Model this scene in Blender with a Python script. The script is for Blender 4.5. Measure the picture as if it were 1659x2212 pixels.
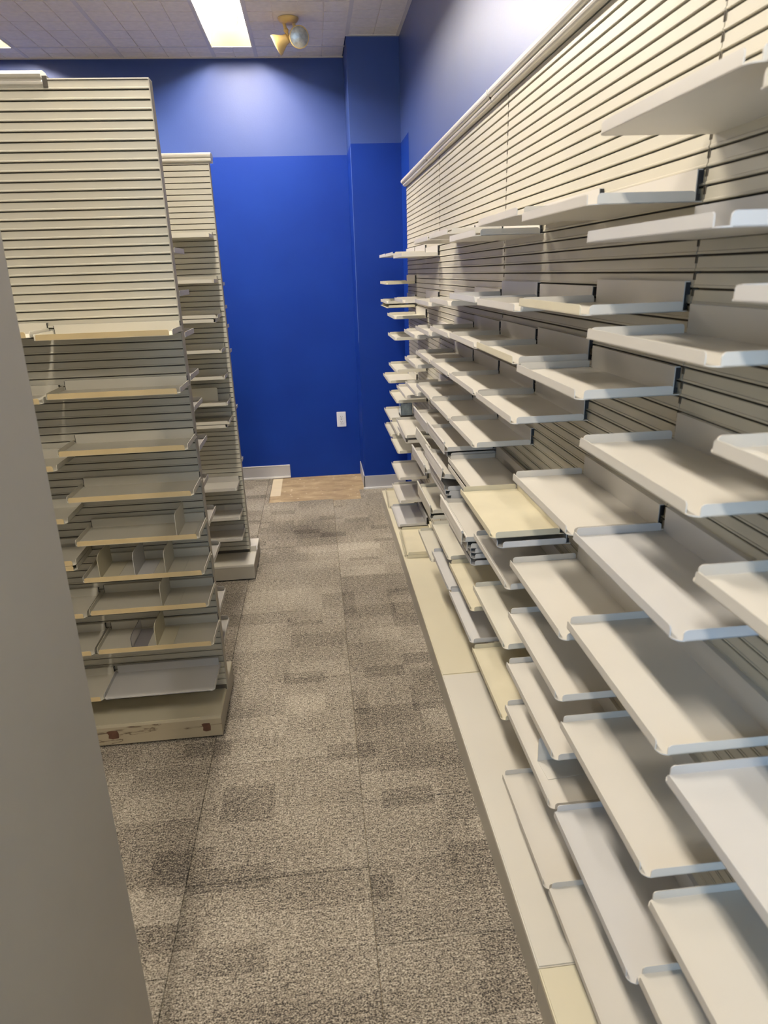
import bpy, bmesh, math, random
from mathutils import Vector, Matrix

for o in list(bpy.data.objects):
    bpy.data.objects.remove(o)
random.seed(7)
SC = bpy.context.scene
COL = SC.collection
R = math.radians

# ---------------------------------------------------------------- camera
def camera():
    yaw, pit, roll = R(5.21), R(-19.76), R(-1.92)
    f = Vector((math.sin(yaw)*math.cos(pit), math.cos(yaw)*math.cos(pit), math.sin(pit)))
    r0 = Vector((math.cos(yaw), -math.sin(yaw), 0)); u0 = r0.cross(f)
    r = math.cos(roll)*r0 + math.sin(roll)*u0
    u = -math.sin(roll)*r0 + math.cos(roll)*u0
    m = Matrix((r, u, -f)).transposed().to_4x4()
    m.translation = Vector((0, 0, 1.5))
    cd = bpy.data.cameras.new('camera'); co = bpy.data.objects.new('camera', cd)
    COL.objects.link(co); co.matrix_world = m
    cd.sensor_fit = 'HORIZONTAL'; cd.sensor_width = 36.0; cd.lens = 36*1443.5/1659
    cd.clip_start = .02; cd.clip_end = 60
    cd.dof.use_dof = True; cd.dof.focus_distance = 2.3; cd.dof.aperture_fstop = 9
    SC.camera = co
camera()

# ---------------------------------------------------------------- world, lights, exposure
W = bpy.data.worlds.new('world'); SC.world = W; W.use_nodes = True
W.node_tree.nodes['Background'].inputs[0].default_value = (.75, .87, 1.0, 1)
W.node_tree.nodes['Background'].inputs[1].default_value = 0.35
SC.view_settings.view_transform = 'Standard'
SC.view_settings.look = 'None'
SC.view_settings.exposure = 0.1
SC.view_settings.gamma = 1.0
SC.view_settings.use_curve_mapping = False
SC.cycles.use_denoising = True
SC.cycles.max_bounces = 8
SC.cycles.diffuse_bounces = 5
SC.cycles.sample_clamp_indirect = 6
TUBE = 222.0            # strength of the fluorescent tubes
ld = bpy.data.lights.new('daylight', 'AREA'); ld.shape = 'RECTANGLE'; ld.size = .85; ld.size_y = 1.8
ld.energy = 11; ld.spread = R(80); ld.color = (.36, .63, 1.0)
lo = bpy.data.objects.new('shopfront_daylight', ld); COL.objects.link(lo)
lo.location = (.14, -1.42, 1.5); lo.rotation_euler = (R(90), 0, R(-24))     # daylight through the shop window behind the camera

# ---------------------------------------------------------------- materials
def nt(name):
    m = bpy.data.materials.new(name); m.use_nodes = True
    t = m.node_tree; b = t.nodes['Principled BSDF']
    return m, t, b
def N(t, k, **kw):
    n = t.nodes.new(k)
    for a, v in kw.items(): setattr(n, a, v)
    return n
def ramp(t, stops):
    n = N(t, 'ShaderNodeValToRGB'); e = n.color_ramp.elements
    while len(e) < len(stops): e.new(.5)
    for i, (p, c) in enumerate(stops):
        e[i].position = p; e[i].color = (c[0], c[1], c[2], 1)
    return n
def srgb(r, g, b):
    f = lambda v: ((v/255+.055)/1.055)**2.4 if v/255 > .04045 else v/255/12.92
    return (f(r), f(g), f(b))
def paint(name, col, rough=.5, var=.06, scale=6, bump=0.0, bscale=300, spec=.5, metal=0):
    m, t, b = nt(name)
    tc = N(t, 'ShaderNodeTexCoord'); n = N(t, 'ShaderNodeTexNoise')
    n.inputs['Scale'].default_value = scale; n.inputs['Detail'].default_value = 6
    t.links.new(tc.outputs['Object'], n.inputs['Vector'])
    lo_ = tuple(c*(1-var) for c in col); hi = tuple(min(1, c*(1+var)) for c in col)
    r = ramp(t, [(.3, lo_), (.7, hi)])
    t.links.new(n.outputs['Fac'], r.inputs[0]); t.links.new(r.outputs[0], b.inputs['Base Color'])
    b.inputs['Roughness'].default_value = rough; b.inputs['Specular IOR Level'].default_value = spec
    b.inputs['Metallic'].default_value = metal
    if bump:
        n2 = N(t, 'ShaderNodeTexNoise'); n2.inputs['Scale'].default_value = bscale
        t.links.new(tc.outputs['Object'], n2.inputs['Vector'])
        bp = N(t, 'ShaderNodeBump'); bp.inputs['Strength'].default_value = bump; bp.inputs['Distance'].default_value = .001
        t.links.new(n2.outputs['Fac'], bp.inputs['Height']); t.links.new(bp.outputs[0], b.inputs['Normal'])
    return m
M = {}
M['white'] = paint('tray_white', srgb(200, 195, 184), .38, .03, 5)
M['grey'] = paint('tray_pale_grey', srgb(194, 192, 188), .36, .03, 5)
M['cream'] = paint('tray_cream', srgb(202, 197, 181), .4, .04, 5)
M['yellow'] = paint('tray_yellowed', srgb(202, 194, 168), .42, .06, 7)
M['golden'] = paint('lip_golden', srgb(216, 194, 146), .4, .06, 9)
M['slat'] = paint('slat_beige', srgb(190, 184, 165), .42, .05, 4, .1, 400)
M['slat_left'] = paint('slat_beige_left', srgb(188, 183, 166), .45, .04, 4, .1, 400)
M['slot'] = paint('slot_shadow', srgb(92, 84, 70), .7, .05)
M['rail'] = paint('rail_white', srgb(214, 209, 196), .35, .03)
M['black_and_shade'] = paint('black_and_gap_shade', srgb(26, 25, 26), .5, .1)  # black parts, also the painted gap shade behind tray flanges
M['dark'] = paint('steel_dark', srgb(60, 56, 50), .5, .1)
M['deck'] = paint('deck_cream', srgb(206, 198, 172), .4, .03, 3)
M['deck_white'] = paint('deck_white', srgb(204, 199, 186), .4, .03, 3)
M['kick'] = paint('kick_grey', srgb(166, 160, 146), .5, .05, 5)
M['panel'] = paint('laminate_grey', srgb(204, 199, 190), .62, .04, 3, .25, 900)
M['base_vinyl'] = paint('vinyl_grey', srgb(180, 178, 178), .5, .03)
M['toe'] = paint('vinyl_toe_white', srgb(226, 224, 220), .5, .02)
M['plate'] = paint('outlet_white', srgb(224, 224, 226), .35, .02)
M['ceil'] = paint('ceiling_tile', srgb(244, 234, 216), .9, .05, 30, .5, 250)
M['tbar'] = paint('ceiling_bar', srgb(226, 218, 205), .6, .03)
M['troffer'] = paint('troffer_white', srgb(236, 226, 196), .4, .02)
M['reflector'] = paint('reflector_enamel', srgb(190, 176, 140), .4, .02)
M['lamp'] = paint('lamp_cream', srgb(226, 196, 128), .4, .04)
M['room'] = paint('room_white', srgb(205, 203, 198), .8, .03)
M['bead'] = paint('bead_blue', srgb(92, 116, 176), .4, .1, 3)
M['sleeve'] = paint('clear_sleeve', srgb(176, 196, 214), .15, .3, 30, 0, 1, .8, .4)
M['glass'] = paint('lamp_glass', srgb(190, 188, 178), .22, .25, 40, 1.0, 60, 1.0, .35)
M['chrome'] = paint('chrome', srgb(205, 215, 225), .15, .03, 9, 0, 1, .5, .9)

m, t, b = nt('tube'); M['tube'] = m
b.inputs['Emission Color'].default_value = (1.0, .925, .83, 1); b.inputs['Emission Strength'].default_value = TUBE
b.inputs['Base Color'].default_value = (1, 1, 1, 1)

m, t, b = nt('clear'); M['clear'] = m
b.inputs['Base Color'].default_value = (.92, .9, .95, 1); b.inputs['Transmission Weight'].default_value = .9
b.inputs['Roughness'].default_value = .08; b.inputs['IOR'].default_value = 1.3

# blue wall: lower coat deeper blue, upper coat duller; the coats meet at 2.257 m
def blue(name, yedge=None):
    m, t, b = nt(name)
    g = N(t, 'ShaderNodeNewGeometry'); s = N(t, 'ShaderNodeSeparateXYZ')
    t.links.new(g.outputs['Position'], s.inputs[0])
    c = N(t, 'ShaderNodeMath', operation='GREATER_THAN'); c.inputs[1].default_value = 2.258
    t.links.new(s.outputs['Z'], c.inputs[0]); fac = c.outputs[0]
    if yedge is not None:
        d = N(t, 'ShaderNodeMath', operation='LESS_THAN'); d.inputs[1].default_value = yedge
        t.links.new(s.outputs['Y'], d.inputs[0])
        e = N(t, 'ShaderNodeMath', operation='MAXIMUM')
        t.links.new(fac, e.inputs[0]); t.links.new(d.outputs[0], e.inputs[1]); fac = e.outputs[0]
    n = N(t, 'ShaderNodeTexNoise'); n.inputs['Scale'].default_value = 2.5; n.inputs['Detail'].default_value = 8
    t.links.new(g.outputs['Position'], n.inputs['Vector'])
    r1 = ramp(t, [(.3, srgb(11, 45, 131)), (.7, srgb(14, 50, 139))]); r2 = ramp(t, [(.3, srgb(26, 57, 128)), (.7, srgb(32, 64, 136))])
    t.links.new(n.outputs['Fac'], r1.inputs[0]); t.links.new(n.outputs['Fac'], r2.inputs[0])
    mx = N(t, 'ShaderNodeMix', data_type='RGBA')
    t.links.new(fac, mx.inputs[0]); t.links.new(r1.outputs[0], mx.inputs[6]); t.links.new(r2.outputs[0], mx.inputs[7])
    t.links.new(mx.outputs[2], b.inputs['Base Color'])
    b.inputs['Roughness'].default_value = .52
    if yedge is not None: t.links.new(fac, b.inputs['Coat Weight']); b.inputs['Coat Roughness'].default_value = .42
    sp = N(t, 'ShaderNodeMath', operation='MULTIPLY_ADD'); t.links.new(fac, sp.inputs[0]); sp.inputs[1].default_value = .55; sp.inputs[2].default_value = .15
    t.links.new(sp.outputs[0], b.inputs['Specular IOR Level'])
    n2 = N(t, 'ShaderNodeTexNoise'); n2.inputs['Scale'].default_value = 130
    t.links.new(g.outputs['Position'], n2.inputs['Vector'])
    bp = N(t, 'ShaderNodeBump'); bp.inputs['Strength'].default_value = .25; bp.inputs['Distance'].default_value = .001
    t.links.new(n2.outputs['Fac'], bp.inputs['Height']); t.links.new(bp.outputs[0], b.inputs['Normal'])
    return m
M['blue'] = blue('wall_blue'); M['blue_side'] = blue('wall_blue_side', 4.345)

def carpet():
    m, t, b = nt('carpet_loop'); L = t.links.new
    g = N(t, 'ShaderNodeNewGeometry')
    def noise(scale, detail=2, sc=(1, 1, 1), rough=.5):
        mp = N(t, 'ShaderNodeMapping'); mp.inputs['Scale'].default_value = sc
        n = N(t, 'ShaderNodeTexNoise'); n.inputs['Scale'].default_value = scale
        n.inputs['Detail'].default_value = detail; n.inputs['Roughness'].default_value = rough
        L(g.outputs['Position'], mp.inputs[0]); L(mp.outputs[0], n.inputs['Vector']); return n
    fine = noise(210, 2, (1, 1.3, 1)); mid = noise(60, 3, (1, 2.2, 1)); low = noise(2.2, 3)
    # rectangular woven patches
    def patch(sx, sy, ox, oy, thr):
        mp = N(t, 'ShaderNodeMapping'); mp.inputs['Scale'].default_value = (1/sx, 1/sy, 0); mp.inputs['Location'].default_value = (ox, oy, 0)
        L(g.outputs['Position'], mp.inputs[0])
        fl = N(t, 'ShaderNodeVectorMath', operation='FLOOR'); L(mp.outputs[0], fl.inputs[0])
        w = N(t, 'ShaderNodeTexWhiteNoise', noise_dimensions='3D'); L(fl.outputs[0], w.inputs['Vector'])
        c = N(t, 'ShaderNodeMath', operation='GREATER_THAN'); c.inputs[1].default_value = thr; L(w.outputs['Value'], c.inputs[0])
        return c.outputs[0], w.outputs['Value']
    p1, v1 = patch(.241, .1143, .78, -.065, .80)
    p2, v2 = patch(.1607, .0762, .31, .42, .84)
    p3, v3 = patch(.482, .457, .892, .009, 2)
    mx = N(t, 'ShaderNodeMath', operation='MAXIMUM'); L(p1, mx.inputs[0]); L(p2, mx.inputs[1])
    def mad(a, k, c):
        n = N(t, 'ShaderNodeMath', operation='MULTIPLY_ADD'); L(a, n.inputs[0]); n.inputs[1].default_value = k
        if isinstance(c, (int, float)): n.inputs[2].default_value = c
        else: L(c, n.inputs[2])
        return n.outputs[0]
    s = mad(fine.outputs['Fac'], 1.9, -.62)
    s = mad(mid.outputs['Fac'], .9, mad(s, 1, -.40))
    s = mad(low.outputs['Fac'], .55, mad(s, 1, -.28))
    s = mad(v1, .16, mad(s, 1, -.05)); s = mad(v3, .12, s)
    s = mad(mx.outputs[0], -.115, s)
    r = ramp(t, [(.08, srgb(66, 62, 58)), (.42, srgb(136, 128, 115)), (.72, srgb(180, 171, 155)), (1, srgb(208, 200, 184))])
    L(s, r.inputs[0]); L(r.outputs[0], b.inputs['Base Color'])
    b.inputs['Roughness'].default_value = .95; b.inputs['Specular IOR Level'].default_value = .1
    bp = N(t, 'ShaderNodeBump'); bp.inputs['Strength'].default_value = .9; bp.inputs['Distance'].default_value = .004
    L(mad(mid.outputs['Fac'], .8, fine.outputs['Fac']), bp.inputs['Height']); L(bp.outputs[0], b.inputs['Normal'])
    return m
M['carpet'] = carpet()

def concrete():
    m, t, b = nt('bare_subfloor'); L = t.links.new
    g = N(t, 'ShaderNodeNewGeometry')
    n = N(t, 'ShaderNodeTexNoise'); n.inputs['Scale'].default_value = 9; n.inputs['Detail'].default_value = 10; n.inputs['Roughness'].default_value = .7
    mp = N(t, 'ShaderNodeMapping'); mp.inputs['Scale'].default_value = (.6, 1.7, 1)
    L(g.outputs['Position'], mp.inputs[0]); L(mp.outputs[0], n.inputs['Vector'])
    r = ramp(t, [(.3, srgb(132, 110, 84)), (.52, srgb(166, 144, 110)), (.75, srgb(196, 176, 140))])
    L(n.outputs['Fac'], r.inputs[0])
    # dried glue flecks and the pale strip where a skirting stood
    v = N(t, 'ShaderNodeTexNoise'); v.inputs['Scale'].default_value = 34; v.inputs['Detail'].default_value = 3
    L(g.outputs['Position'], v.inputs['Vector'])
    c = N(t, 'ShaderNodeMath', operation='GREATER_THAN'); c.inputs[1].default_value = .685; L(v.outputs['Fac'], c.inputs[0])
    s = N(t, 'ShaderNodeSeparateXYZ'); L(g.outputs['Position'], s.inputs[0])
    d = N(t, 'ShaderNodeMath', operation='LESS_THAN'); d.inputs[1].default_value = -.325; L(s.outputs['X'], d.inputs[0])
    e = N(t, 'ShaderNodeMath', operation='GREATER_THAN'); e.inputs[1].default_value = 4.66; L(s.outputs['Y'], e.inputs[0])
    de = N(t, 'ShaderNodeMath', operation='MULTIPLY'); L(d.outputs[0], de.inputs[0]); L(e.outputs[0], de.inputs[1])
    mx = N(t, 'ShaderNodeMath', operation='MAXIMUM'); L(c.outputs[0], mx.inputs[0]); L(de.outputs[0], mx.inputs[1])
    k = N(t, 'ShaderNodeMath', operation='MULTIPLY'); k.inputs[1].default_value = .75; L(mx.outputs[0], k.inputs[0])
    mix = N(t, 'ShaderNodeMix', data_type='RGBA'); L(k.outputs[0], mix.inputs[0]); L(r.outputs[0], mix.inputs[6])
    mix.inputs[7].default_value = (*srgb(222, 208, 178), 1)
    L(mix.outputs[2], b.inputs['Base Color']); b.inputs['Roughness'].default_value = .6
    bp = N(t, 'ShaderNodeBump'); bp.inputs['Strength'].default_value = .6; bp.inputs['Distance'].default_value = .004
    L(n.outputs['Fac'], bp.inputs['Height']); L(bp.outputs[0], b.inputs['Normal'])
    return m
M['concrete'] = concrete()

def scuffed():       # worn kick plate with peeled brown spots
    m, t, b = nt('kick_scuffed'); L = t.links.new
    tc = N(t, 'ShaderNodeTexCoord')
    n = N(t, 'ShaderNodeTexNoise'); n.inputs['Scale'].default_value = 9; n.inputs['Detail'].default_value = 9; n.inputs['Distortion'].default_value = 1.4
    mp = N(t, 'ShaderNodeMapping'); mp.inputs['Scale'].default_value = (.5, 1, 3.2)
    L(tc.outputs['Object'], mp.inputs[0]); L(mp.outputs[0], n.inputs['Vector'])
    r = ramp(t, [(.0, srgb(188, 178, 152)), (.60, srgb(180, 168, 142)), (.63, srgb(92, 74, 58)), (.655, srgb(178, 166, 140))])
    L(n.outputs['Fac'], r.inputs[0]); L(r.outputs[0], b.inputs['Base Color']); b.inputs['Roughness'].default_value = .55
    return m
M['scuffed'] = scuffed(); M['peel'] = paint('peeled_brown', srgb(104, 72, 56), .8, .2, 60)

# ---------------------------------------------------------------- mesh helpers
def mesh(name, bm, mats):
    me = bpy.data.meshes.new(name); bm.normal_update(); bm.to_mesh(me); bm.free()
    for k in (mats if isinstance(mats, (list, tuple)) else [mats]): me.materials.append(M[k])
    return me
def put(name, me, parent=None, loc=None, rot=None):
    o = bpy.data.objects.new(name, me); COL.objects.link(o)
    if parent: o.parent = parent
    if loc: o.location = loc
    if rot: o.rotation_euler = rot
    return o
def box(bm, x0, x1, y0, y1, z0, z1, mi=0):
    v = [bm.verts.new(p) for p in ((x0, y0, z0), (x1, y0, z0), (x1, y1, z0), (x0, y1, z0), (x0, y0, z1), (x1, y0, z1), (x1, y1, z1), (x0, y1, z1))]
    for q in ((0, 3, 2, 1), (4, 5, 6, 7), (0, 1, 5, 4), (1, 2, 6, 5), (2, 3, 7, 6), (3, 0, 4, 7)):
        bm.faces.new([v[i] for i in q]).material_index = mi
def extrude_poly(bm, pts, frame, a, b, mi=0):
    """pts (u,v) closed; frame(u,v,w)->xyz ; extruded from w=a to w=b"""
    A = [bm.verts.new(frame(u, v, a)) for u, v in pts]; B = [bm.verts.new(frame(u, v, b)) for u, v in pts]
    fs = [bm.faces.new(A), bm.faces.new(B[::-1])]
    n = len(pts)
    for i in range(n): fs.append(bm.faces.new((A[i], B[i], B[(i+1) % n], A[(i+1) % n])))
    for f in fs: f.material_index = mi
    bmesh.ops.recalc_face_normals(bm, faces=fs)
def rrect(u0, u1, v0, v1, r, k=4, top=True, left=True, right=True):
    p = [(u0, v0), (u1, v0)]
    if right: p += [(u1-r+r*math.cos(a), v1-r+r*math.sin(a)) for a in [i*math.pi/2/k for i in range(k+1)]]
    else: p += [(u1, v1)]
    if left: p += [(u0+r-r*math.sin(a), v1-r+r*math.cos(a)) for a in [i*math.pi/2/k for i in range(k+1)]]
    else: p += [(u0, v1)]
    return p
def cyl(bm, c, r, h, ax='z', n=16, r2=None, mi=0):
    r2 = r if r2 is None else r2
    def P(a, rr, w):
        u, v = rr*math.cos(a), rr*math.sin(a)
        return {'z': (c[0]+u, c[1]+v, c[2]+w), 'y': (c[0]+u, c[1]+w, c[2]+v), 'x': (c[0]+w, c[1]+u, c[2]+v)}[ax]
    A = [bm.verts.new(P(i*2*math.pi/n, r, 0)) for i in range(n)]; B = [bm.verts.new(P(i*2*math.pi/n, r2, h)) for i in range(n)]
    fs = [bm.faces.new(A), bm.faces.new(B)] + [bm.faces.new((A[i], A[(i+1) % n], B[(i+1) % n], B[i])) for i in range(n)]
    for f in fs: f.material_index = mi
    bmesh.ops.recalc_face_normals(bm, faces=fs)
    return fs
def lathe(bm, prof, n=24, mi=0):
    rows = [[bm.verts.new((r*math.cos(i*2*math.pi/n), r*math.sin(i*2*math.pi/n), z)) for i in range(n)] for r, z in prof]
    for a, b_ in zip(rows, rows[1:]):
        for i in range(n):
            f = bm.faces.new((a[i], a[(i+1) % n], b_[(i+1) % n], b_[i])); f.smooth = True; f.material_index = mi
def struct(name, bm, mats, loc=None, parent=None):
    o = put(name, mesh(name, bm, mats), parent, loc)
    if not parent: o['kind'] = 'structure'
    return o
def tag(o, label, cat, group=None):
    o['label'] = label; o['category'] = cat
    if group: o['group'] = group
    return o
def thing(name, label, cat, loc, rz=0, group=None):
    o = bpy.data.objects.new(name, None); COL.objects.link(o); o.empty_display_size = .05
    o.location = loc; o.rotation_euler = (0, 0, rz)
    return tag(o, label, cat, group)
def bx(*a):
    bm = bmesh.new(); box(bm, *a); return bm

# ---------------------------------------------------------------- room
CZ = 2.826; XR = .612; YB = 5.11; XL = -4.2; YF = -1.5
struct('floor', bx(XL-.1, XR+.1, YF-.1, YB+.1, -.1, -.006), 'concrete')
floor = bpy.data.objects['floor']
struct('wall_back', bx(XL, XR+.1, YB, YB+.1, -.006, CZ+.15), 'blue')
struct('wall_right', bx(XR, XR+.1, YF, YB, -.006, CZ+.15), 'blue_side')
struct('wall_left', bx(XL-.1, XL, YF, YB, -.006, CZ+.15), 'room')
bm = bmesh.new()
box(bm, XL, -.38, YF-.1, YF, -.006, CZ+.15); box(bm, XR-.02, XR+.1, YF-.1, YF, -.006, CZ+.15)
box(bm, -.38, XR-.02, YF-.1, YF, 2.5, CZ+.15); box(bm, -.38, XR-.02, YF-.1, YF, -.006, .45)
struct('wall_front', bm, 'room')
bm = bmesh.new()
for x in (-.38, XR-.06): box(bm, x, x+.04, YF-.07, YF-.02, .45, 2.5)
box(bm, -.38, XR-.02, YF-.07, YF-.02, .45, .49); box(bm, -.38, XR-.02, YF-.07, YF-.02, 2.46, 2.5)
struct('window_1', bm, 'troffer')
struct('trim_1', bx(.295, XR, 4.69, YB, -.006, CZ+.0), 'blue')          # boxed-in column in the corner
tr = bpy.data.objects['trim_1']
# chalky filler line on the column edge
bm = bmesh.new(); box(bm, .2932, .2950, 4.6905, 4.70, 1.05, 2.24); struct('corner_bead', bm, 'bead', parent=tr)

# baseboards (grey vinyl with a white toe)
def baseboard(name, x0, x1, y):
    bm = bmesh.new(); box(bm, x0, x1, y-.006, y, .012, .1, 0); box(bm, x0, x1, y-.014, y, 0, .012, 1); box(bm, x0, x1, y-.0075, y, .097, .102, 1)
    struct(name, bm, ['base_vinyl', 'toe'])
baseboard('baseboard_back', -3.6, -.262, YB)
bm = bmesh.new(); box(bm, .287, .595, 4.684, 4.69, .012, .098, 0); box(bm, .283, .595, 4.674, 4.69, 0, .012, 1); box(bm, .2885, .2945, 4.684, YB-.002, 0, .098, 0)
struct('baseboard_right', bm, ['base_vinyl', 'toe'])

# carpet squares, laid beside each other on the subfloor; one is missing by the end wall
def carpet_tile(x0, x1, y0, y1):
    g = .0005
    bm = bmesh.new(); w, d = x1-x0-2*g, y1-y0-2*g
    box(bm, -w/2, w/2, -d/2, d/2, 0, .006)
    e = [ed for ed in bm.edges if all(v.co.z > .003 for v in ed.verts)]
    bmesh.ops.bevel(bm, geom=e, offset=.0015, segments=1, affect='EDGES')
    put('carpet_tile', mesh('carpet_tile', bm, 'carpet'), floor, ((x0+x1)/2, (y0+y1)/2, -.006))
xs = [.612]; x = .534
XE = [-4.2, -3.804, -3.322, -2.84, -2.358, -1.876, -1.394, -.912, -.43, .052, .534, .612]
OFF = {-.912: .212, -.43: -.003, .052: .232}
for i in range(len(XE)-1):
    a, b_ = XE[i], XE[i+1]
    off = OFF.get(a, (i*.19) % .457)
    y = -2.74 + .457*2 + off - .457*1 - .004
    ys = [YF]
    while y < YB - .02:
        if y > YF + .05: ys.append(y)
        y += .457
    ys.append(YB)
    for y0, y1 in zip(ys, ys[1:]):
        if a == -.43 and y1 > 4.52:
            if y0 < 4.50: carpet_tile(a, b_, y0, 4.50)
            if y0 < 4.50 or y0 >= 4.5: carpet_tile(a, -.40, max(y0, 4.50), y1)
        elif a == .052 and y1 > 4.52:
            if y0 < 4.47: carpet_tile(a, b_, y0, 4.47)
            yy = max(y0, 4.47)
            if yy < 4.684 and yy < y1: carpet_tile(.25, b_, yy, min(y1, 4.684))
        elif a == .534 and y1 > 4.684:
            if y0 < 4.684: carpet_tile(a, b_, y0, 4.684)
        else:
            carpet_tile(a, b_, y0, y1)

# ---------------------------------------------------------------- ceiling
struct('ceiling', bx(XL-.1, XR+.1, YF-.1, YB+.1, CZ+.15, CZ+.25), 'ceil')
ceil = bpy.data.objects['ceiling']
CE = [-3.97, -3.396, -2.823, -2.249, -1.94, -1.675, -1.10, -.527, -.262, .300, .612]
RE = [5.11, 4.884, 3.724, 2.579, 1.434, .289, -.856, -1.5]
tile_cache = {}
def ceil_tile(w, d):
    k = (round(w, 3), round(d, 3))
    if k not in tile_cache:
        bm = bmesh.new(); box(bm, -w/2, w/2, -d/2, d/2, .006, .016)
        nx = max(1, round(w/.143)); ny = max(1, round(d/.1365)); g = .003
        for i in range(nx):
            for j in range(ny):
                box(bm, -w/2+w/nx*i+g, -w/2+w/nx*(i+1)-g, -d/2+d/ny*j+g, -d/2+d/ny*(j+1)-g, 0, .007)
        tile_cache[k] = mesh('ceiling_tile', bm, 'ceil')
    return tile_cache[k]
TROFFER = []
for ci in range(len(CE)-1):
    for ri in range(len(RE)-1):
        x0, x1, y1, y0 = CE[ci], CE[ci+1], RE[ri], RE[ri+1]
        if (ci == 7 and ri in (1, 3, 5)) or (ci, ri) == (4, 1):
            TROFFER.append((x0, x1, y0, y1)); continue
        if ci == 9 and y1 > 4.69:
            if y0 > 4.69: continue
            y1 = 4.69
        g = .008
        put('ceiling_tile', ceil_tile(x1-x0-2*g, y1-y0-2*g), ceil, ((x0+x1)/2, (y0+y1)/2, CZ+.002))
for x in CE[:-1]:
    y1 = YB
    bm = bx(x-.011, x+.011, YF, y1 if x < .29 else 4.69, CZ-.001, CZ+.004); box(bm, x-.002, x+.002, YF, 4.69, CZ+.004, CZ+.04)
    put('ceiling_bar', mesh('ceiling_bar', bm, 'tbar'), ceil)
for y in RE[1:-1]:
    put('ceiling_bar', mesh('ceiling_bar', bx(-3.97, .612, y-.0105, y+.0105, CZ-.0005, CZ+.0035) if y < 4.69 else bx(-3.97, .295, y-.0105, y+.0105, CZ-.0005, CZ+.0035), 'tbar'), ceil)
put('wall_angle', mesh('wall_angle', bx(XL, .295, YB-.02, YB, CZ-.002, CZ+.003), 'tbar'), ceil)
put('wall_angle', mesh('wall_angle', bx(.295, .612, 4.67, 4.69, CZ-.002, CZ+.003), 'tbar'), ceil)
put('wall_angle', mesh('wall_angle', bx(.592, .612, YF, 4.67, CZ-.002, CZ+.003), 'tbar'), ceil)

TL = {(7, 1): 'lit fluorescent ceiling light nearest the blue end wall', (4, 1): 'fluorescent ceiling light at the left edge of the picture',
      (7, 3): 'fluorescent ceiling light above the middle of the aisle', (2, 2): 'fluorescent ceiling light out of sight beyond the gondolas',
      (7, 5): 'fluorescent ceiling light behind the camera over the aisle', (2, 5): 'fluorescent ceiling light behind the camera on the left'}
for (x0, x1, y0, y1) in TROFFER:
    k = (CE.index(x0), RE.index(y1))
    cx, cy = (x0+x1)/2, (y0+y1)/2; w = (x1-x0)/2-.012; d = (y1-y0)/2-.012; H = .12
    t_ = thing('ceiling_light', TL[k], 'ceiling light', (cx, cy, CZ))
    bm = bmesh.new()       # sloped reflector box, open below
    lo4 = [(-w, -d, 0), (w, -d, 0), (w, d, 0), (-w, d, 0)]; s = .055; e = .15; hi4 = [(-w+s*.7, -d+e, H), (w-s*.7, -d+e, H), (w-s*.7, d-e, H), (-w+s*.7, d-e, H)]
    a = [bm.verts.new(p) for p in lo4]; b_ = [bm.verts.new(p) for p in hi4]
    for i in range(4): bm.faces.new((a[i], b_[i], b_[(i+1) % 4], a[(i+1) % 4]))
    bm.faces.new(b_)
    hs = put('reflector', mesh('reflector', bm, 'reflector'), t_)
    so = hs.modifiers.new('s', 'SOLIDIFY'); so.thickness = .003; so.offset = 1
    bm = bmesh.new()
    for q in ((-w-.008, -w+.001, -d-.008, d+.008), (w-.001, w+.008, -d-.008, d+.008), (-w, w, -d-.008, -d+.001), (-w, w, d-.001, d+.008)):
        box(bm, q[0], q[1], q[2], q[3], -.004, .004)
    put('frame', mesh('frame', bm, 'troffer'), t_)
    tb = bmesh.new(); cyl(tb, (0, -d+.17, 0), .018, 2*d-.34, 'y', 14)
    for f in tb.faces: f.smooth = True
    tm = mesh('tube', tb, 'tube')
    sb = bmesh.new(); 
    extrude_poly(sb, [(-.024, 0), (.024, 0), (.017, -.034), (.008, -.048), (-.008, -.048), (-.017, -.034)], lambda u, v, q: (u, q, v), -.006, .006)
    sm = mesh('lamp_holder', sb, 'troffer')
    for sx in (-.035, .035):
        put('tube', tm, t_, (sx, 0, .072))
        for sy in (-1, 1): put('lamp_holder', sm, t_, (sx, sy*(d-.163), .108))

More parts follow.
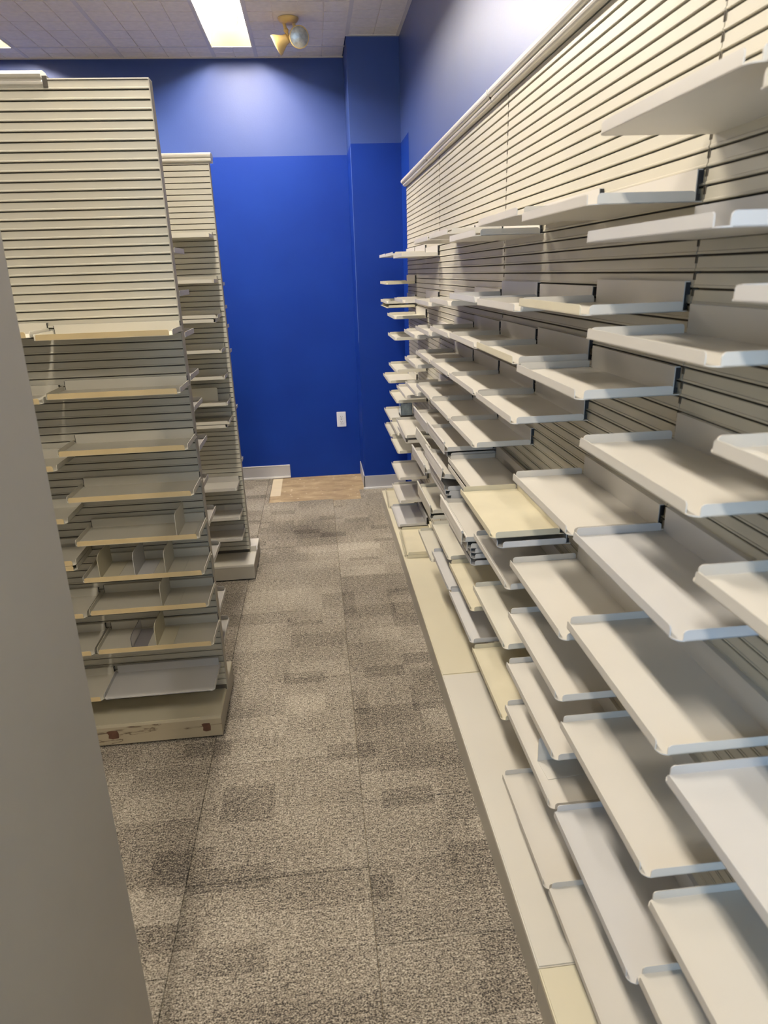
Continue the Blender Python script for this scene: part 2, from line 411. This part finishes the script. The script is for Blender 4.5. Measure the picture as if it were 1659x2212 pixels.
# ---------------------------------------------------------------- twin lamp on the ceiling
t_ = thing('twin_lampholder', 'cream twin-head floodlight fixed to the ceiling beside the fluorescent light', 'ceiling lamp', (-.037, 4.40, CZ))
bm = bmesh.new(); lathe(bm, [(0, -.024), (.03, -.024), (.05, -.014), (.058, -.002), (.058, .0)], 24)
put('canopy', mesh('canopy', bm, 'lamp'), t_)
def lamp_head(ax, pos, arm0, lab):
    z = Vector(ax).normalized()
    bm = bmesh.new(); lathe(bm, [(.0, -.002), (.028, .0), (.03, .012), (.033, .03), (.044, .05), (.061, .078), (.066, .09), (.066, .098), (.060, .098)], 28)
    h = put('lamp_head', mesh('lamp_head', bm, 'lamp'), t_)
    h['label'] = lab
    h.matrix_local = Matrix.Translation(Vector(pos)) @ z.to_track_quat('Z', 'Y').to_matrix().to_4x4() @ Matrix.Scale(.82, 4)
    bm = bmesh.new(); lathe(bm, [(.060, .096), (.04, .1), (.02, .102), (.0, .103)], 28)
    put('lens', mesh('lens', bm, 'glass'), h)
    a = Vector(arm0); e = Vector(pos); bm = bmesh.new()
    cyl(bm, (0, 0, 0), .009, (e-a).length, 'z', 12); bmesh.ops.create_uvsphere(bm, u_segments=10, v_segments=8, radius=.014, matrix=Matrix.Translation((0, 0, (e-a).length*.5)))
    bmesh.ops.create_uvsphere(bm, u_segments=10, v_segments=8, radius=.015, matrix=Matrix.Translation((0, 0, (e-a).length)))
    ar = put('swivel_arm', mesh('swivel_arm', bm, 'lamp'), t_)
    ar.matrix_local = Matrix.Translation(a) @ (e-a).to_track_quat('Z', 'Y').to_matrix().to_4x4()
lamp_head((-.86, .12, -.42), (-.006, .0, -.090), (-.025, 0, -.02), 'lamp head turned to the left, seen from its side')
lamp_head((.12, -.93, -.22), (.045, .02, -.084), (.028, 0, -.02), 'lamp head facing the aisle with its ribbed glass lens')

# ---------------------------------------------------------------- slatwall
PITCH = .0243
def slat_mesh(L, mat):
    bm = bmesh.new()       # cross-section (out, up) of one pressed slat; out is -Y
    prof = [(.000, .0008), (.0035, .0008), (0,0)]
    prof = [(0, .0006), (.0086, .0006), (.0097, .0016), (.0097, .0042), (.0084, .0052), (.0080, .0208), (.0068, .0218), (0, .0190)]
    extrude_poly(bm, prof, lambda u, v, w: (w, -u, v), 0, L)
    return mesh('slat', bm, mat)
def slat_stack(parent, L, n, z0, x0, mat, flip=False, y=0):
    me = slat_mesh(L, mat)
    for i in range(n):
        put('slat', me, parent, (x0, y, z0+i*PITCH))

FX = .595                                       # face of the wall slats
SL = lambda i: (1.545+.4*i)*.595/.648           # far boundary of tray slot i (0 = 'c')
seams = [SL(-1)-3*.3673, SL(-1), SL(2), SL(5), SL(8)]
seams = [seams[0]-1.1019] + seams
wl = ['slatwall panel behind the camera on the right wall', 'slatwall panel at the right edge of the picture, nearest the camera', 'slatwall panel second from the right picture edge',
      'slatwall panel third from the right picture edge', 'slatwall panel that ends at the blue corner column']
for i in range(5):
    y0, y1 = seams[i], seams[i+1]
    p = thing('slatwall_panel', 'beige ribbed metal ' + wl[i], 'wall panel', (XR-.0085, y1-.0015, .1), R(-90))
    L = y1-y0-.003
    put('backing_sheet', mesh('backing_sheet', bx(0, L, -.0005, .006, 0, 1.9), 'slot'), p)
    slat_stack(p, L, 78, .0, 0, 'slat')
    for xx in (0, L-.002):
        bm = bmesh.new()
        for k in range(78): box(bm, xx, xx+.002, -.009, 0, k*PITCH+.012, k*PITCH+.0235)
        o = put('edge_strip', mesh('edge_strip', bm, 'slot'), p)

# top rail with two rounded beads
def bead_profile():
    p = [(0, -.014)]
    for c, r, o in (((.018, -.002), .012, 0), ((.030, .017), .0145, 0)):
        p += [(c[0]+r*math.cos(a), c[1]+r*math.sin(a)) for a in [R(-110)+R(215)*i/9 for i in range(10)]]
    p += [(.012, .034), (0, .034)]
    return [(u*.82, v*.85) for u, v in p]
def rail(y0, y1, lab):
    t_ = thing('top_rail', lab, 'trim rail', (.598, y1, 1.984), R(-90))
    bm = bmesh.new(); extrude_poly(bm, bead_profile(), lambda u, v, w: (w, -u, v), 0, y1-y0)
    put('moulding', mesh('moulding', bm, 'rail'), t_)
    put('joint_clip', mesh('joint_clip', bx(y1-y0-.006, y1-y0+.0, -.0374, -.02, .006, .022), 'tbar'), t_)
rail(3.463, 4.352, 'rounded off-white rail along the slatwall top, piece ending at the blue corner')
rail(2.279, 3.46, 'rounded off-white rail along the slatwall top, middle piece between two joints')
rail(1.1, 2.276, 'rounded off-white rail along the slatwall top, piece cut by the upper picture edge')

# base platform along the right wall: four bays
XP = .3845
def platform(y0, y1, h, dm, lab):
    t_ = thing('base_platform', lab, 'shelf base', ((XP+.595)/2, (y0+y1)/2, 0))
    w = .595-XP; L = y1-y0-.0015
    bm = bmesh.new(); box(bm, -w/2, w/2, -L/2, L/2, h-.014, h)
    e = [ed for ed in bm.edges if all(v.co.z > h-.001 for v in ed.verts)]
    bmesh.ops.bevel(bm, geom=e, offset=.003, segments=2, affect='EDGES')
    put('deck', mesh('deck', bm, dm), t_)
    put('kick_plate', mesh('kick_plate', bx(-w/2+.0015, -w/2+.014, -L/2, L/2, 0, h-.014), 'kick'), t_)
    put('back_support', mesh('back_support', bx(w/2-.014, w/2-.001, -L/2, L/2, 0, h-.014), 'kick'), t_)
platform(-.13, .973, .1, 'deck', 'cream base platform in the bottom right corner, yellower than the next')
platform(.973, 2.08, .1, 'deck_white', 'off-white base platform with scratched front edge, between two cream ones')
platform(2.08, 3.187, .1, 'deck', 'cream base platform halfway down the right wall, bare of trays')
platform(3.187, 4.318, .1, 'deck', 'cream base platform at the far end, loose trays lying on it')

# ---------------------------------------------------------------- shelf trays
cache = {}
def tray_parts(w, d, kind, mat):
    k = (w, d, kind, mat); lipmat = 'yellow' if mat == 'faded' else ('golden' if (w > .36 and d < .17 and mat == 'cream') else mat)
    mat = 'white' if mat == 'faded' else mat
    if k in cache: return cache[k]
    T = .0016; out = []
    bm = bmesh.new()           # pan with rounded front corners
    r = .014; pts = [(w/2, 0), (-w/2, 0), (-w/2, -d+r)] + [(-w/2+r-r*math.cos(a), -d+r-r*math.sin(a)) for a in (R(22), R(45), R(68), R(90))]
    pts += [(w/2-r+r*math.sin(a), -d+r-r*math.cos(a)) for a in (0, R(22), R(45), R(68), R(90))]
    extrude_poly(bm, pts, lambda u, v, q: (u, v, q), 0, T)
    out.append(('pan', mesh('pan', bm, mat), (0, 0, 0)))
    hl = .016
    fh = {'std': hl, 'tall': .042, 'low': .006, 'flat': .003}[kind]
    bm = bmesh.new()
    lw = w/2-(.013 if w < .36 else .008); fl = 0 if w < .36 else .016
    if kind == 'tall':
        pr = [(0, 0), (.0018, 0), (.0018, .034), (.0035, .036), (.0050, .0395), (.0035, .043), (.0, .044), (-.0025, .0415), (-.0025, .037), (0, .034)]
        extrude_poly(bm, pr, lambda u, v, q: (q, -d-u+.0018, v-.010), -lw-.008, lw+.008)
    else:
        extrude_poly(bm, rrect(-lw, lw, 0, fh, min(.005, fh*.45)), lambda u, v, q: (u, -d+q, v), 0, T)
    out.append(('front_lip', mesh('front_lip', bm, lipmat), (0, 0, 0)))
    for s in (-1, 1):
        bm = bmesh.new()
        x = s*(w/2-T/2)
        extrude_poly(bm, rrect(-d+.011, -.012, 0, hl, .006), lambda u, v, q: (x+q, u, v), -T/2, T/2)
        out.append(('side_lip', mesh('side_lip', bm, mat), (0, 0, 0)))
    bm = bmesh.new()           # upright back flange, folded back at the top into the slot
    pr = [(-.010, 0), (-.0084, 0), (-.0084, .0445), (.004, .0445), (.004, .0435), (.0, .0462), (-.010, .0462)]
    pr = [(-.010, 0), (-.0084, 0), (-.0084, .0446-fl), (-.001, .0446-fl), (-.001, .0462-fl), (-.010, .0462-fl)]
    extrude_poly(bm, pr, lambda u, v, q: (q, u, v), -w/2+.006, w/2-.006)
    out.append(('back_flange', mesh('back_flange', bm, mat), (0, 0, 0)))
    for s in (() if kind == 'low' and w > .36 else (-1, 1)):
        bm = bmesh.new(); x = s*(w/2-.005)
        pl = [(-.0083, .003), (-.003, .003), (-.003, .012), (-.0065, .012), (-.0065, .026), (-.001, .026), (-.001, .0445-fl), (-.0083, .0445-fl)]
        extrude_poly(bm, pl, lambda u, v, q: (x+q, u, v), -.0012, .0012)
        out.append(('hook_gap_shade', mesh('hook_gap_shade', bm, 'black_and_shade'), (0, 0, 0)))  # hook-shaped plate, its black paints the shaded gap between flange and wall
    cache[k] = out
    return out
def tray(label, loc, rz, w=.3565, d=.176, kind='std', mat='white', tilt=0, roll=0, group=None, name='shelf_tray', cat='shelf'):
    t_ = thing(name, label, cat, loc, rz, group)
    t_.rotation_euler = (Matrix.Rotation(rz, 3, 'Z') @ Matrix.Rotation(tilt, 3, 'X') @ Matrix.Rotation(roll, 3, 'Y')).to_euler()
    for n, me, l in tray_parts(w, d, kind, mat): put(n, me, t_)
    return t_

# right wall: slot letter a (nearest) .. k (furthest); lip height, kind, colour, pull (m in front of normal), tilt
SLOTI = {c: i-2 for i, c in enumerate('abcdefghijk')}
RT = {
 'a': [1.662, 1.477, 1.320, 1.165, .875, .653, .502],
 'b': [1.689, (1.547, 'std', 'grey', .010), 1.408, 1.236, 1.071, .898, .682, .463, .254],
 'c': [1.600, (1.441, 'std', 'faded'), 1.308, 1.068, .857, .722, .582, .458, .237],
 'd': [1.614, 1.428, (1.320, 'std', 'faded'), 1.189, (.919, 'std', 'yellow', .040), (.893, 'std', 'grey', .022), .782, (.616, 'std', 'cream'), (.403, 'std', 'yellow')],
 'e': [1.594, (1.432, 'std', 'grey'), 1.315, 1.190, 1.043, (.912, 'std', 'white', .004), (.888, 'std', 'white', .004), (.770, 'tall', 'white', .030, -3), (.748, 'tall', 'white', .014, -3), (.722, 'std', 'grey'), (.704, 'std', 'grey'), (.682, 'std', 'grey', -.0), (.528, 'std', 'yellow'), (.417, 'std', 'grey')],
 'f': [1.618, 1.408, 1.310, 1.188, 1.043, (.957, 'tall', 'white', .012), (.918, 'std', 'white', .0), (.838, 'tall', 'white', .025, -9), (.800, 'std', 'grey', .010), (.783, 'std', 'grey', .006), (.768, 'std', 'grey'), (.752, 'std', 'grey'), (.540, 'std', 'cream'), (.420, 'std', 'grey')],
 'g': [1.616, 1.391, 1.285, 1.184, 1.046, (.944, 'tall', 'white', .010), (.826, 'tall', 'cream', .008, -9), (.775, 'tall', 'white', .022), (.603, 'tall', 'cream'), (.560, 'std', 'cream'), (.370, 'std', 'cream')],
 'h': [1.244, 1.119, 1.000],
 'i': [1.578, 1.374, .926, (.735, 'std', 'white', .006, 0, 3.0), (.700, 'std', 'white', .0)],
 'j': [1.594, (1.279, 'std', 'cream'), (1.170, 'std', 'cream'), (1.001, 'std', 'cream'), (.835, 'std', 'cream'), (.654, 'std', 'cream'), (.550, 'std', 'cream'), (.394, 'std', 'white'), (.256, 'std', 'white')],
 'k': [1.596, (1.447, 'std', 'yellow'), (1.342, 'std', 'cream'), (1.308, 'low', 'dark'), (.888, 'std', 'cream'), (.664, 'std', 'cream'), (.562, 'std', 'cream')],
}
ORD = ['topmost', 'second', 'third', 'fourth', 'fifth', 'sixth', 'seventh', 'eighth', 'ninth', 'tenth', 'eleventh', 'twelfth', 'thirteenth', 'fourteenth']
WHERE = {'a': 'right wall, column cut by the picture edge', 'b': 'right wall, nearest full column', 'c': 'right wall, second full column',
         'd': 'right wall, third full column', 'e': 'right wall, fourth full column', 'f': 'right wall, fifth full column',
         'g': 'right wall, fifth column from blue corner', 'h': 'right wall, fourth column from blue corner', 'i': 'right wall, third column from blue corner',
         'j': 'right wall, second column from blue corner', 'k': 'right wall, column at blue corner'}
CN = {'faded': 'yellow-lipped', 'white': 'off-white', 'grey': 'pale grey', 'cream': 'cream', 'yellow': 'yellowed', 'dark': 'dark-topped'}
for c, lst in RT.items():
    i = SLOTI[c]; y1 = SL(i); yc = y1-.1836-.002
    for r_, e in enumerate(lst):
        if not isinstance(e, tuple): e = (e,)
        e = tuple(e) + (None, None, None, None, None, None)[:6-len(e)]
        z, kind, mat, pull, tilt, roll = e
        kind = kind or 'std'; mat = mat or ('grey' if (c in 'ab' and r_ % 3 == 1) else 'white'); pull = pull or 0; tilt = tilt or 0; roll = roll or 0
        zf = z-.016 if kind == 'std' else (z-.034 if kind == 'tall' else z-.006)
        col = CN[mat]
        extra = {'tall': 'high-fronted ', 'std': '', 'low': 'flat '}[kind]
        if abs(tilt) > 5 or roll: extra += 'tilted '
        if kind == 'low': mat = 'yellow'
        rank = 'lowest' if r_ == len(lst)-1 else (ORD[r_] if r_ == 0 else ORD[r_] + ' from top')
        lab = '%s %smetal tray, %s, %s' % (col, extra, rank, WHERE[c])
        tray(lab, (.5955-pull, yc, zf), R(-90), kind=kind, mat=mat, tilt=R(tilt), roll=R(roll), group='metal trays hooked on the right slatwall')
# low trays lying loose on the far platform
def loose(label, xc, y0, y1, z, mat, rz=0, tilt=0):
    tray(label, (xc, (y0+y1)/2, z), R(-90)+rz, w=y1-y0, mat=mat, tilt=tilt)
loose('cream tray lying on the far platform under another tray', .572, 3.145, 3.505, .1015, 'yellow', R(-2))
loose('cream tray on top of its twin on the far platform, aisle-side edge bare', .578, 3.145, 3.505, .1185, 'yellow', R(-2))
loose('pale tray resting low over the far platform, shaded at the wall side', .578, 3.56, 3.92, .118, 'grey', 0)
loose('yellowed tray lying skewed on the platform next to the blue column', .572, 3.93, 4.29, .1015, 'yellow', R(-3))

# small things on the trays
def divider(parent_label, loc, rz, mat, h=.088, d=.125, base=.055):
    t_ = thing('shelf_divider', parent_label, 'divider', loc, rz)
    bm = bmesh.new()
    pts = [(-d/2, 0), (d/2, 0), (d/2, h*.96)] + [(-d/2+.028*(1-math.sin(a))+.0, h*.80+h*.2*math.cos(a)) for a in (0, R(25), R(50), R(70), R(90))]
    extrude_poly(bm, pts, lambda u, v, q: (q, u, v), -.001, .001)
    put('upright', mesh('upright', bm, mat), t_)
    put('foot', mesh('foot', bx(0, base, -d/2, d/2, 0, .0012), mat), t_)
    return t_
divider('off-white upright divider standing on a low tray of the right wall', (.482, 1.20, .4440), R(-86), 'white', .072, .085, .06)
# clear box on the far tray, beside the blue column
t_ = thing('clear_display_box', 'small shiny clear box with a dark base on a tray by the blue column', 'display box', (.475, 3.78, .8215), 0)
bm = bmesh.new()
for q in ((-.035, -.032, -.05, .05), (.032, .035, -.05, .05), (-.035, .035, .047, .05), (-.035, .035, -.05, -.047)): box(bm, q[0], q[1], q[2], q[3], .012, .085)
t_.location = (.53, 4.10, .6505)
put('clear_sleeve', mesh('clear_sleeve', bm, 'sleeve'), t_); put('base', mesh('base', bx(-.037, .037, -.052, .052, 0, .012), 'dark'), t_)
bm = bmesh.new(); cyl(bm, (0, 0, .012), .014, .075, 'z', 14); put('post', mesh('post', bm, 'dark'), t_)

# ---------------------------------------------------------------- gondolas on the left
def gondola(lab, yc, xr, ncol, top, basex, d0, scuff, cap):
    """double-sided unit: slat panel in the plane y=yc, aisle end at x=xr"""
    L = ncol*.3735
    g = thing('gondola', lab, 'display shelf unit', (xr, yc, 0))
    n = int((top-.1)/PITCH)
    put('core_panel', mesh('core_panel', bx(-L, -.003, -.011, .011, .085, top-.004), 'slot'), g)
    me = slat_mesh(L-.004, 'slat_left')
    z0 = top - n*PITCH
    for i in range(n): put('slat', me, g, (-L+.001, -.010, z0-.002+i*PITCH))
    bm = bmesh.new()
    prof = [(.000, .0015), (.0105, .0032), (.0112, .0075), (.0084, .0100), (.0070, .0205), (0, .0230)]
    for i in range(n):
        extrude_poly(bm, prof, lambda u, v, q, zz=z0-.002+i*PITCH: (q, .010+u, v+zz), -L+.001, -.003)
    o = put('rear_slats', mesh('rear_slats', bm, 'slat_left'), g); o['kind'] = 'stuff'
    put('end_post', mesh('end_post', bx(-.003, .0, -.0195, .0195, .085, top-.003), 'kick'), g)
    put('top_strip', mesh('top_strip', bx(-L, .0, -.02, .02, top-.003, top), 'rail'), g)
    # base tray both sides
    bw = basex
    dk = bmesh.new(); box(dk, -L, bw, -d0, d0, .077, .089)
    e = [ed for ed in dk.edges if all(v.co.z > .088 for v in ed.verts)]
    bmesh.ops.bevel(dk, geom=e, offset=.002, segments=2, affect='EDGES')
    put('base_deck', mesh('base_deck', dk, 'deck' if scuff else 'deck_white'), g)
    kp = put('kick_plate', mesh('kick_plate', bx(-L, bw, -d0+.001, -d0+.008, .008, .077), 'scuffed' if scuff else 'kick'), g)
    put('kick_plate', mesh('kick_plate', bx(-L, bw, d0-.008, d0-.001, .008, .077), 'kick'), g)
    put('end_plate', mesh('end_plate', bx(bw-.006, bw, -d0+.008, d0-.008, .008, .077), 'kick'), g)
    put('plinth', mesh('plinth', bx(-L+.02, bw-.008, -d0+.012, d0-.012, 0, .02), 'black_and_shade'), g)
    if scuff:
        for x_, w_, z_ in ((-.060, .026, .046), (-.372, .034, .048)):
            bm = bmesh.new()
            pts = [(-w_/2, -.013), (-.1*w_, -.018), (w_/2, -.015), (w_*.56, .002), (w_*.45, .015), (-w_*.3, .016), (-w_*.6, .012), (-w_*.42, .0)]
            extrude_poly(bm, pts, lambda u, v, q: (x_+u, q, z_+v), -d0+.0004, -d0+.0012)
            pp = put('peeled_spot', mesh('peeled_spot', bm, 'peel'), kp)
    return g
G1Y, G1X, G2Y, G2X = 2.13, -.398, 3.425, -.424
g1 = gondola('tall ribbed gondola with bare upper half and scuffed base, left of the aisle', 2.142, G1X, 3, 2.008, -.008, .172, True, 1)
g2 = gondola('ribbed gondola behind the first, fully capped top, nearer the blue wall', 3.425, G2X, 2, 2.004, .030, .185, False, 1)
# its white base flange on the aisle end
put('deck_flange', mesh('deck_flange', bx(-.002, .030, -.006, .006, .089, .118), 'deck_white'), g2)
put('deck_flange', mesh('deck_flange', bx(-.0, .034, .0, .03, .089, .093), 'deck_white'), g2)
# caps
def cap(g, x0, x1, y, z, dd, dark_end):
    t_ = put('top_cap', None, g, (x0-g.location.x, y-g.location.y, z))
    half = [(.018, -.022)] + [(.018+.011*math.sin(a), -.012-.010*math.cos(a)) for a in (R(20), R(60), R(100), R(140))] + [(.020, -.001)] + \
           [(.022+.014*math.sin(a), .011-.012*math.cos(a)) for a in (R(10), R(50), R(90), R(130), R(165))] + [(.014, .027)]
    half = [(u*.85, v*.76) for u, v in half]
    poly = [(-dd-u, v) for u, v in half] + [(dd+u, v) for u, v in half][::-1]
    bm = bmesh.new(); extrude_poly(bm, poly, lambda u, v, q: (q, u, v), 0, x1-x0)
    put('moulding', mesh('moulding', bm, 'rail'), t_)
    if dark_end: put('end_plug', mesh('end_plug', bx(x1-x0, x1-x0+.012, -dd-.022, dd+.01, -.020, .006), 'dark'), t_)
cap(g1, -1.515, -.672, 2.142, 2.0005+.007, .0, True)
cap(g2, -1.17, G2X+.012, 3.425, 2.004, .012, False)

# trays of gondola 1, front face
F1 = 2.142-.0215
CY = F1
G1A = [(1.369, 'std', 'cream'), (1.208, 'std', 'cream'), (1.043, 'std', 'cream'), (.902, 'std', 'cream'), (.763, 'std', 'cream'), (.641, 'std', 'cream'), (.528, 'std', 'cream'), (.388, 'std', 'cream'), (.206, 'low', 'grey')]
for r_, (z, kind, mat) in enumerate(G1A):
    zf = z-.016 if kind == 'std' else z-.006
    rank = 'lowest' if r_ == 8 else (ORD[r_] if r_ == 0 else ORD[r_] + ' from top')
    ex = {4: ', one divider', 5: ', three dividers', 7: ', two dividers'}.get(r_, '')
    tray('%s tray, %s, aisle-end column of first gondola%s' % (CN[mat], rank, ex), (-.5785 if r_ < 8 else -.590, F1, zf), 0, w=.371 if r_ < 8 else .361, d=.167, kind=kind, mat=mat, group='front trays of the first gondola')
G1B = [1.377, 1.197, 1.001, .838, .702, .685, .521, .386, .213]
for r_, z in enumerate(G1B):
    rank = 'lowest' if r_ == 8 else (ORD[r_] if r_ == 0 else ORD[r_] + ' from top')
    tray('cream metal tray on the first gondola, %s beside the grey end panel' % rank, (-.957, F1, z-.016), 0, w=.369, d=.167, mat='cream', group='front trays of the first gondola')
# dividers on gondola 1
for lab, x_, zz, mat, h, base in (('thin cream divider alone near the right end of a first-gondola tray', -.462, .747, 'cream', .078, .05),
                                  ('yellowed divider, leftmost of three on one first-gondola tray', -.712, .625, 'yellow', .08, .05),
                                  ('pale divider, middle one of three on one first-gondola tray', -.606, .625, 'grey', .08, .05),
                                  ('pale divider, rightmost of three on one first-gondola tray', -.512, .625, 'cream', .08, .05),
                                  ('pale divider standing alone on the third-lowest first-gondola tray', -.540, .512, 'cream', .08, .05),
                                  ('low clear plastic divider left of a cream one', -.655, .372, 'clear', .045, .045),
                                  ('yellowed divider right of the low clear one', -.577, .372, 'yellow', .08, .05)):
    divider(lab, (x_, F1-.088, zz+.0018), 0, mat, h, .13, base)
# rear trays of gondola 1 (their aisle ends show past the edge)
B1 = 2.142+.0215
for r_, z in enumerate([1.588, 1.466, 1.345, 1.214, 1.116, .985, .844, .723, .583, .396, .271]):
    rank = 'lowest' if r_ == 10 else (ORD[r_] if r_ == 0 else ORD[r_] + ' from top')
    tray('off-white tray hooked on the back of the first gondola, %s there' % rank, (-.5825-(.012 if r_ == 6 else 0), B1, z-.016), R(180), w=.369, d=.186, mat='white', group='rear trays of the first gondola')
# gondola 2 front and rear
F2 = 3.425-.0215
g2l = [(1.684, 'std'), (1.493, 'std'), (1.341, 'std'), (1.322, 'std'), (1.185, 'std'), (1.063, 'std'), (.939, 'std'), (.850, 'std'), (.832, 'std'), (.512, 'std'), (.357, 'std'), (.244, 'std')]
for r_, (z, kind) in enumerate(g2l):
    rank = 'lowest' if r_ == 11 else (ORD[r_] if r_ == 0 else ORD[r_] + ' from top')
    ex = ''
    tray('cream tray on the front of the far gondola, %s%s' % (rank, ex), (-.6215-(.012 if r_ in (3, 8) else 0), F2, z-.016), 0, w=.369, d=.172, mat='cream' if r_ < 9 else 'white', group='front trays of the far gondola')
for r_, z in enumerate([1.477, 1.367, 1.274, 1.151, .86, .572]):
    rank = 'lowest' if r_ == 5 else (ORD[r_] if r_ == 0 else ORD[r_] + ' from top')
    tray('off-white tray hooked on the back of the far gondola, %s there' % rank, (-.6215, 3.425+.0215, z-.016), R(180), w=.369, d=.19, mat='white', group='rear trays of the far gondola')
t_ = thing('book_support', 'cream rounded metal plate standing on a far-gondola tray', 'bookend', (-.555, 3.345, .9245))
bm = bmesh.new(); extrude_poly(bm, rrect(-.07, .062, 0, .07, .007), lambda u, v, q: (u, q, v), -.001, .001); put('plate', mesh('plate', bm, 'cream'), t_)
put('foot', mesh('foot', bx(-.07, .062, 0, .05, 0, .0012), 'cream'), t_)

# ---------------------------------------------------------------- grey end panel in the left foreground
g = thing('end_panel', 'large plain grey end panel filling the left foreground', 'panel', (-.415, .75, 0))
bm = bmesh.new()
y0 = .30
pts = [(y0, 0), (.931, 0), (1.010, 2.0), (y0, 2.0)]
extrude_poly(bm, pts, lambda u, v, q: (q, u-.75, v), -.015, .015)
e = [ed for ed in bm.edges]; bmesh.ops.bevel(bm, geom=e, offset=.0015, segments=1, affect='EDGES')
put('board', mesh('board', bm, 'panel'), g)

# ---------------------------------------------------------------- outlet on the blue wall
t_ = thing('wall_outlet', 'white double wall socket on the blue end wall', 'outlet', (.160, YB-.001, .44))
bm = bmesh.new(); box(bm, -.035, .035, -.006, .0, -.058, .058); bmesh.ops.bevel(bm, geom=list(bm.edges), offset=.002, segments=2, affect='EDGES')
put('cover_plate', mesh('cover_plate', bm, 'plate'), t_)
for zz in (-.0195, .0195):
    bm = bmesh.new(); extrude_poly(bm, [(.017*math.cos(a)*.95, max(-.0135, min(.0135, .017*math.sin(a)))) for a in [i*2*math.pi/20 for i in range(20)]], lambda u, v, q: (u, q, v+zz), -.0085, -.005)
    so = put('socket', mesh('socket', bm, 'plate'), t_)
    bm = bmesh.new(); box(bm, -.0075, -.0055, -.0092, -.0084, zz-.001, zz+.008); box(bm, .0055, .0075, -.0092, -.0084, zz-.001, zz+.007); box(bm, -.002, .002, -.0092, -.0084, zz-.010, zz-.006)
    put('slots', mesh('slots', bm, 'black_and_shade'), so)
bm = bmesh.new(); cyl(bm, (0, -.0075, 0), .003, .002, 'y', 10); put('screw', mesh('screw', bm, 'chrome'), t_)
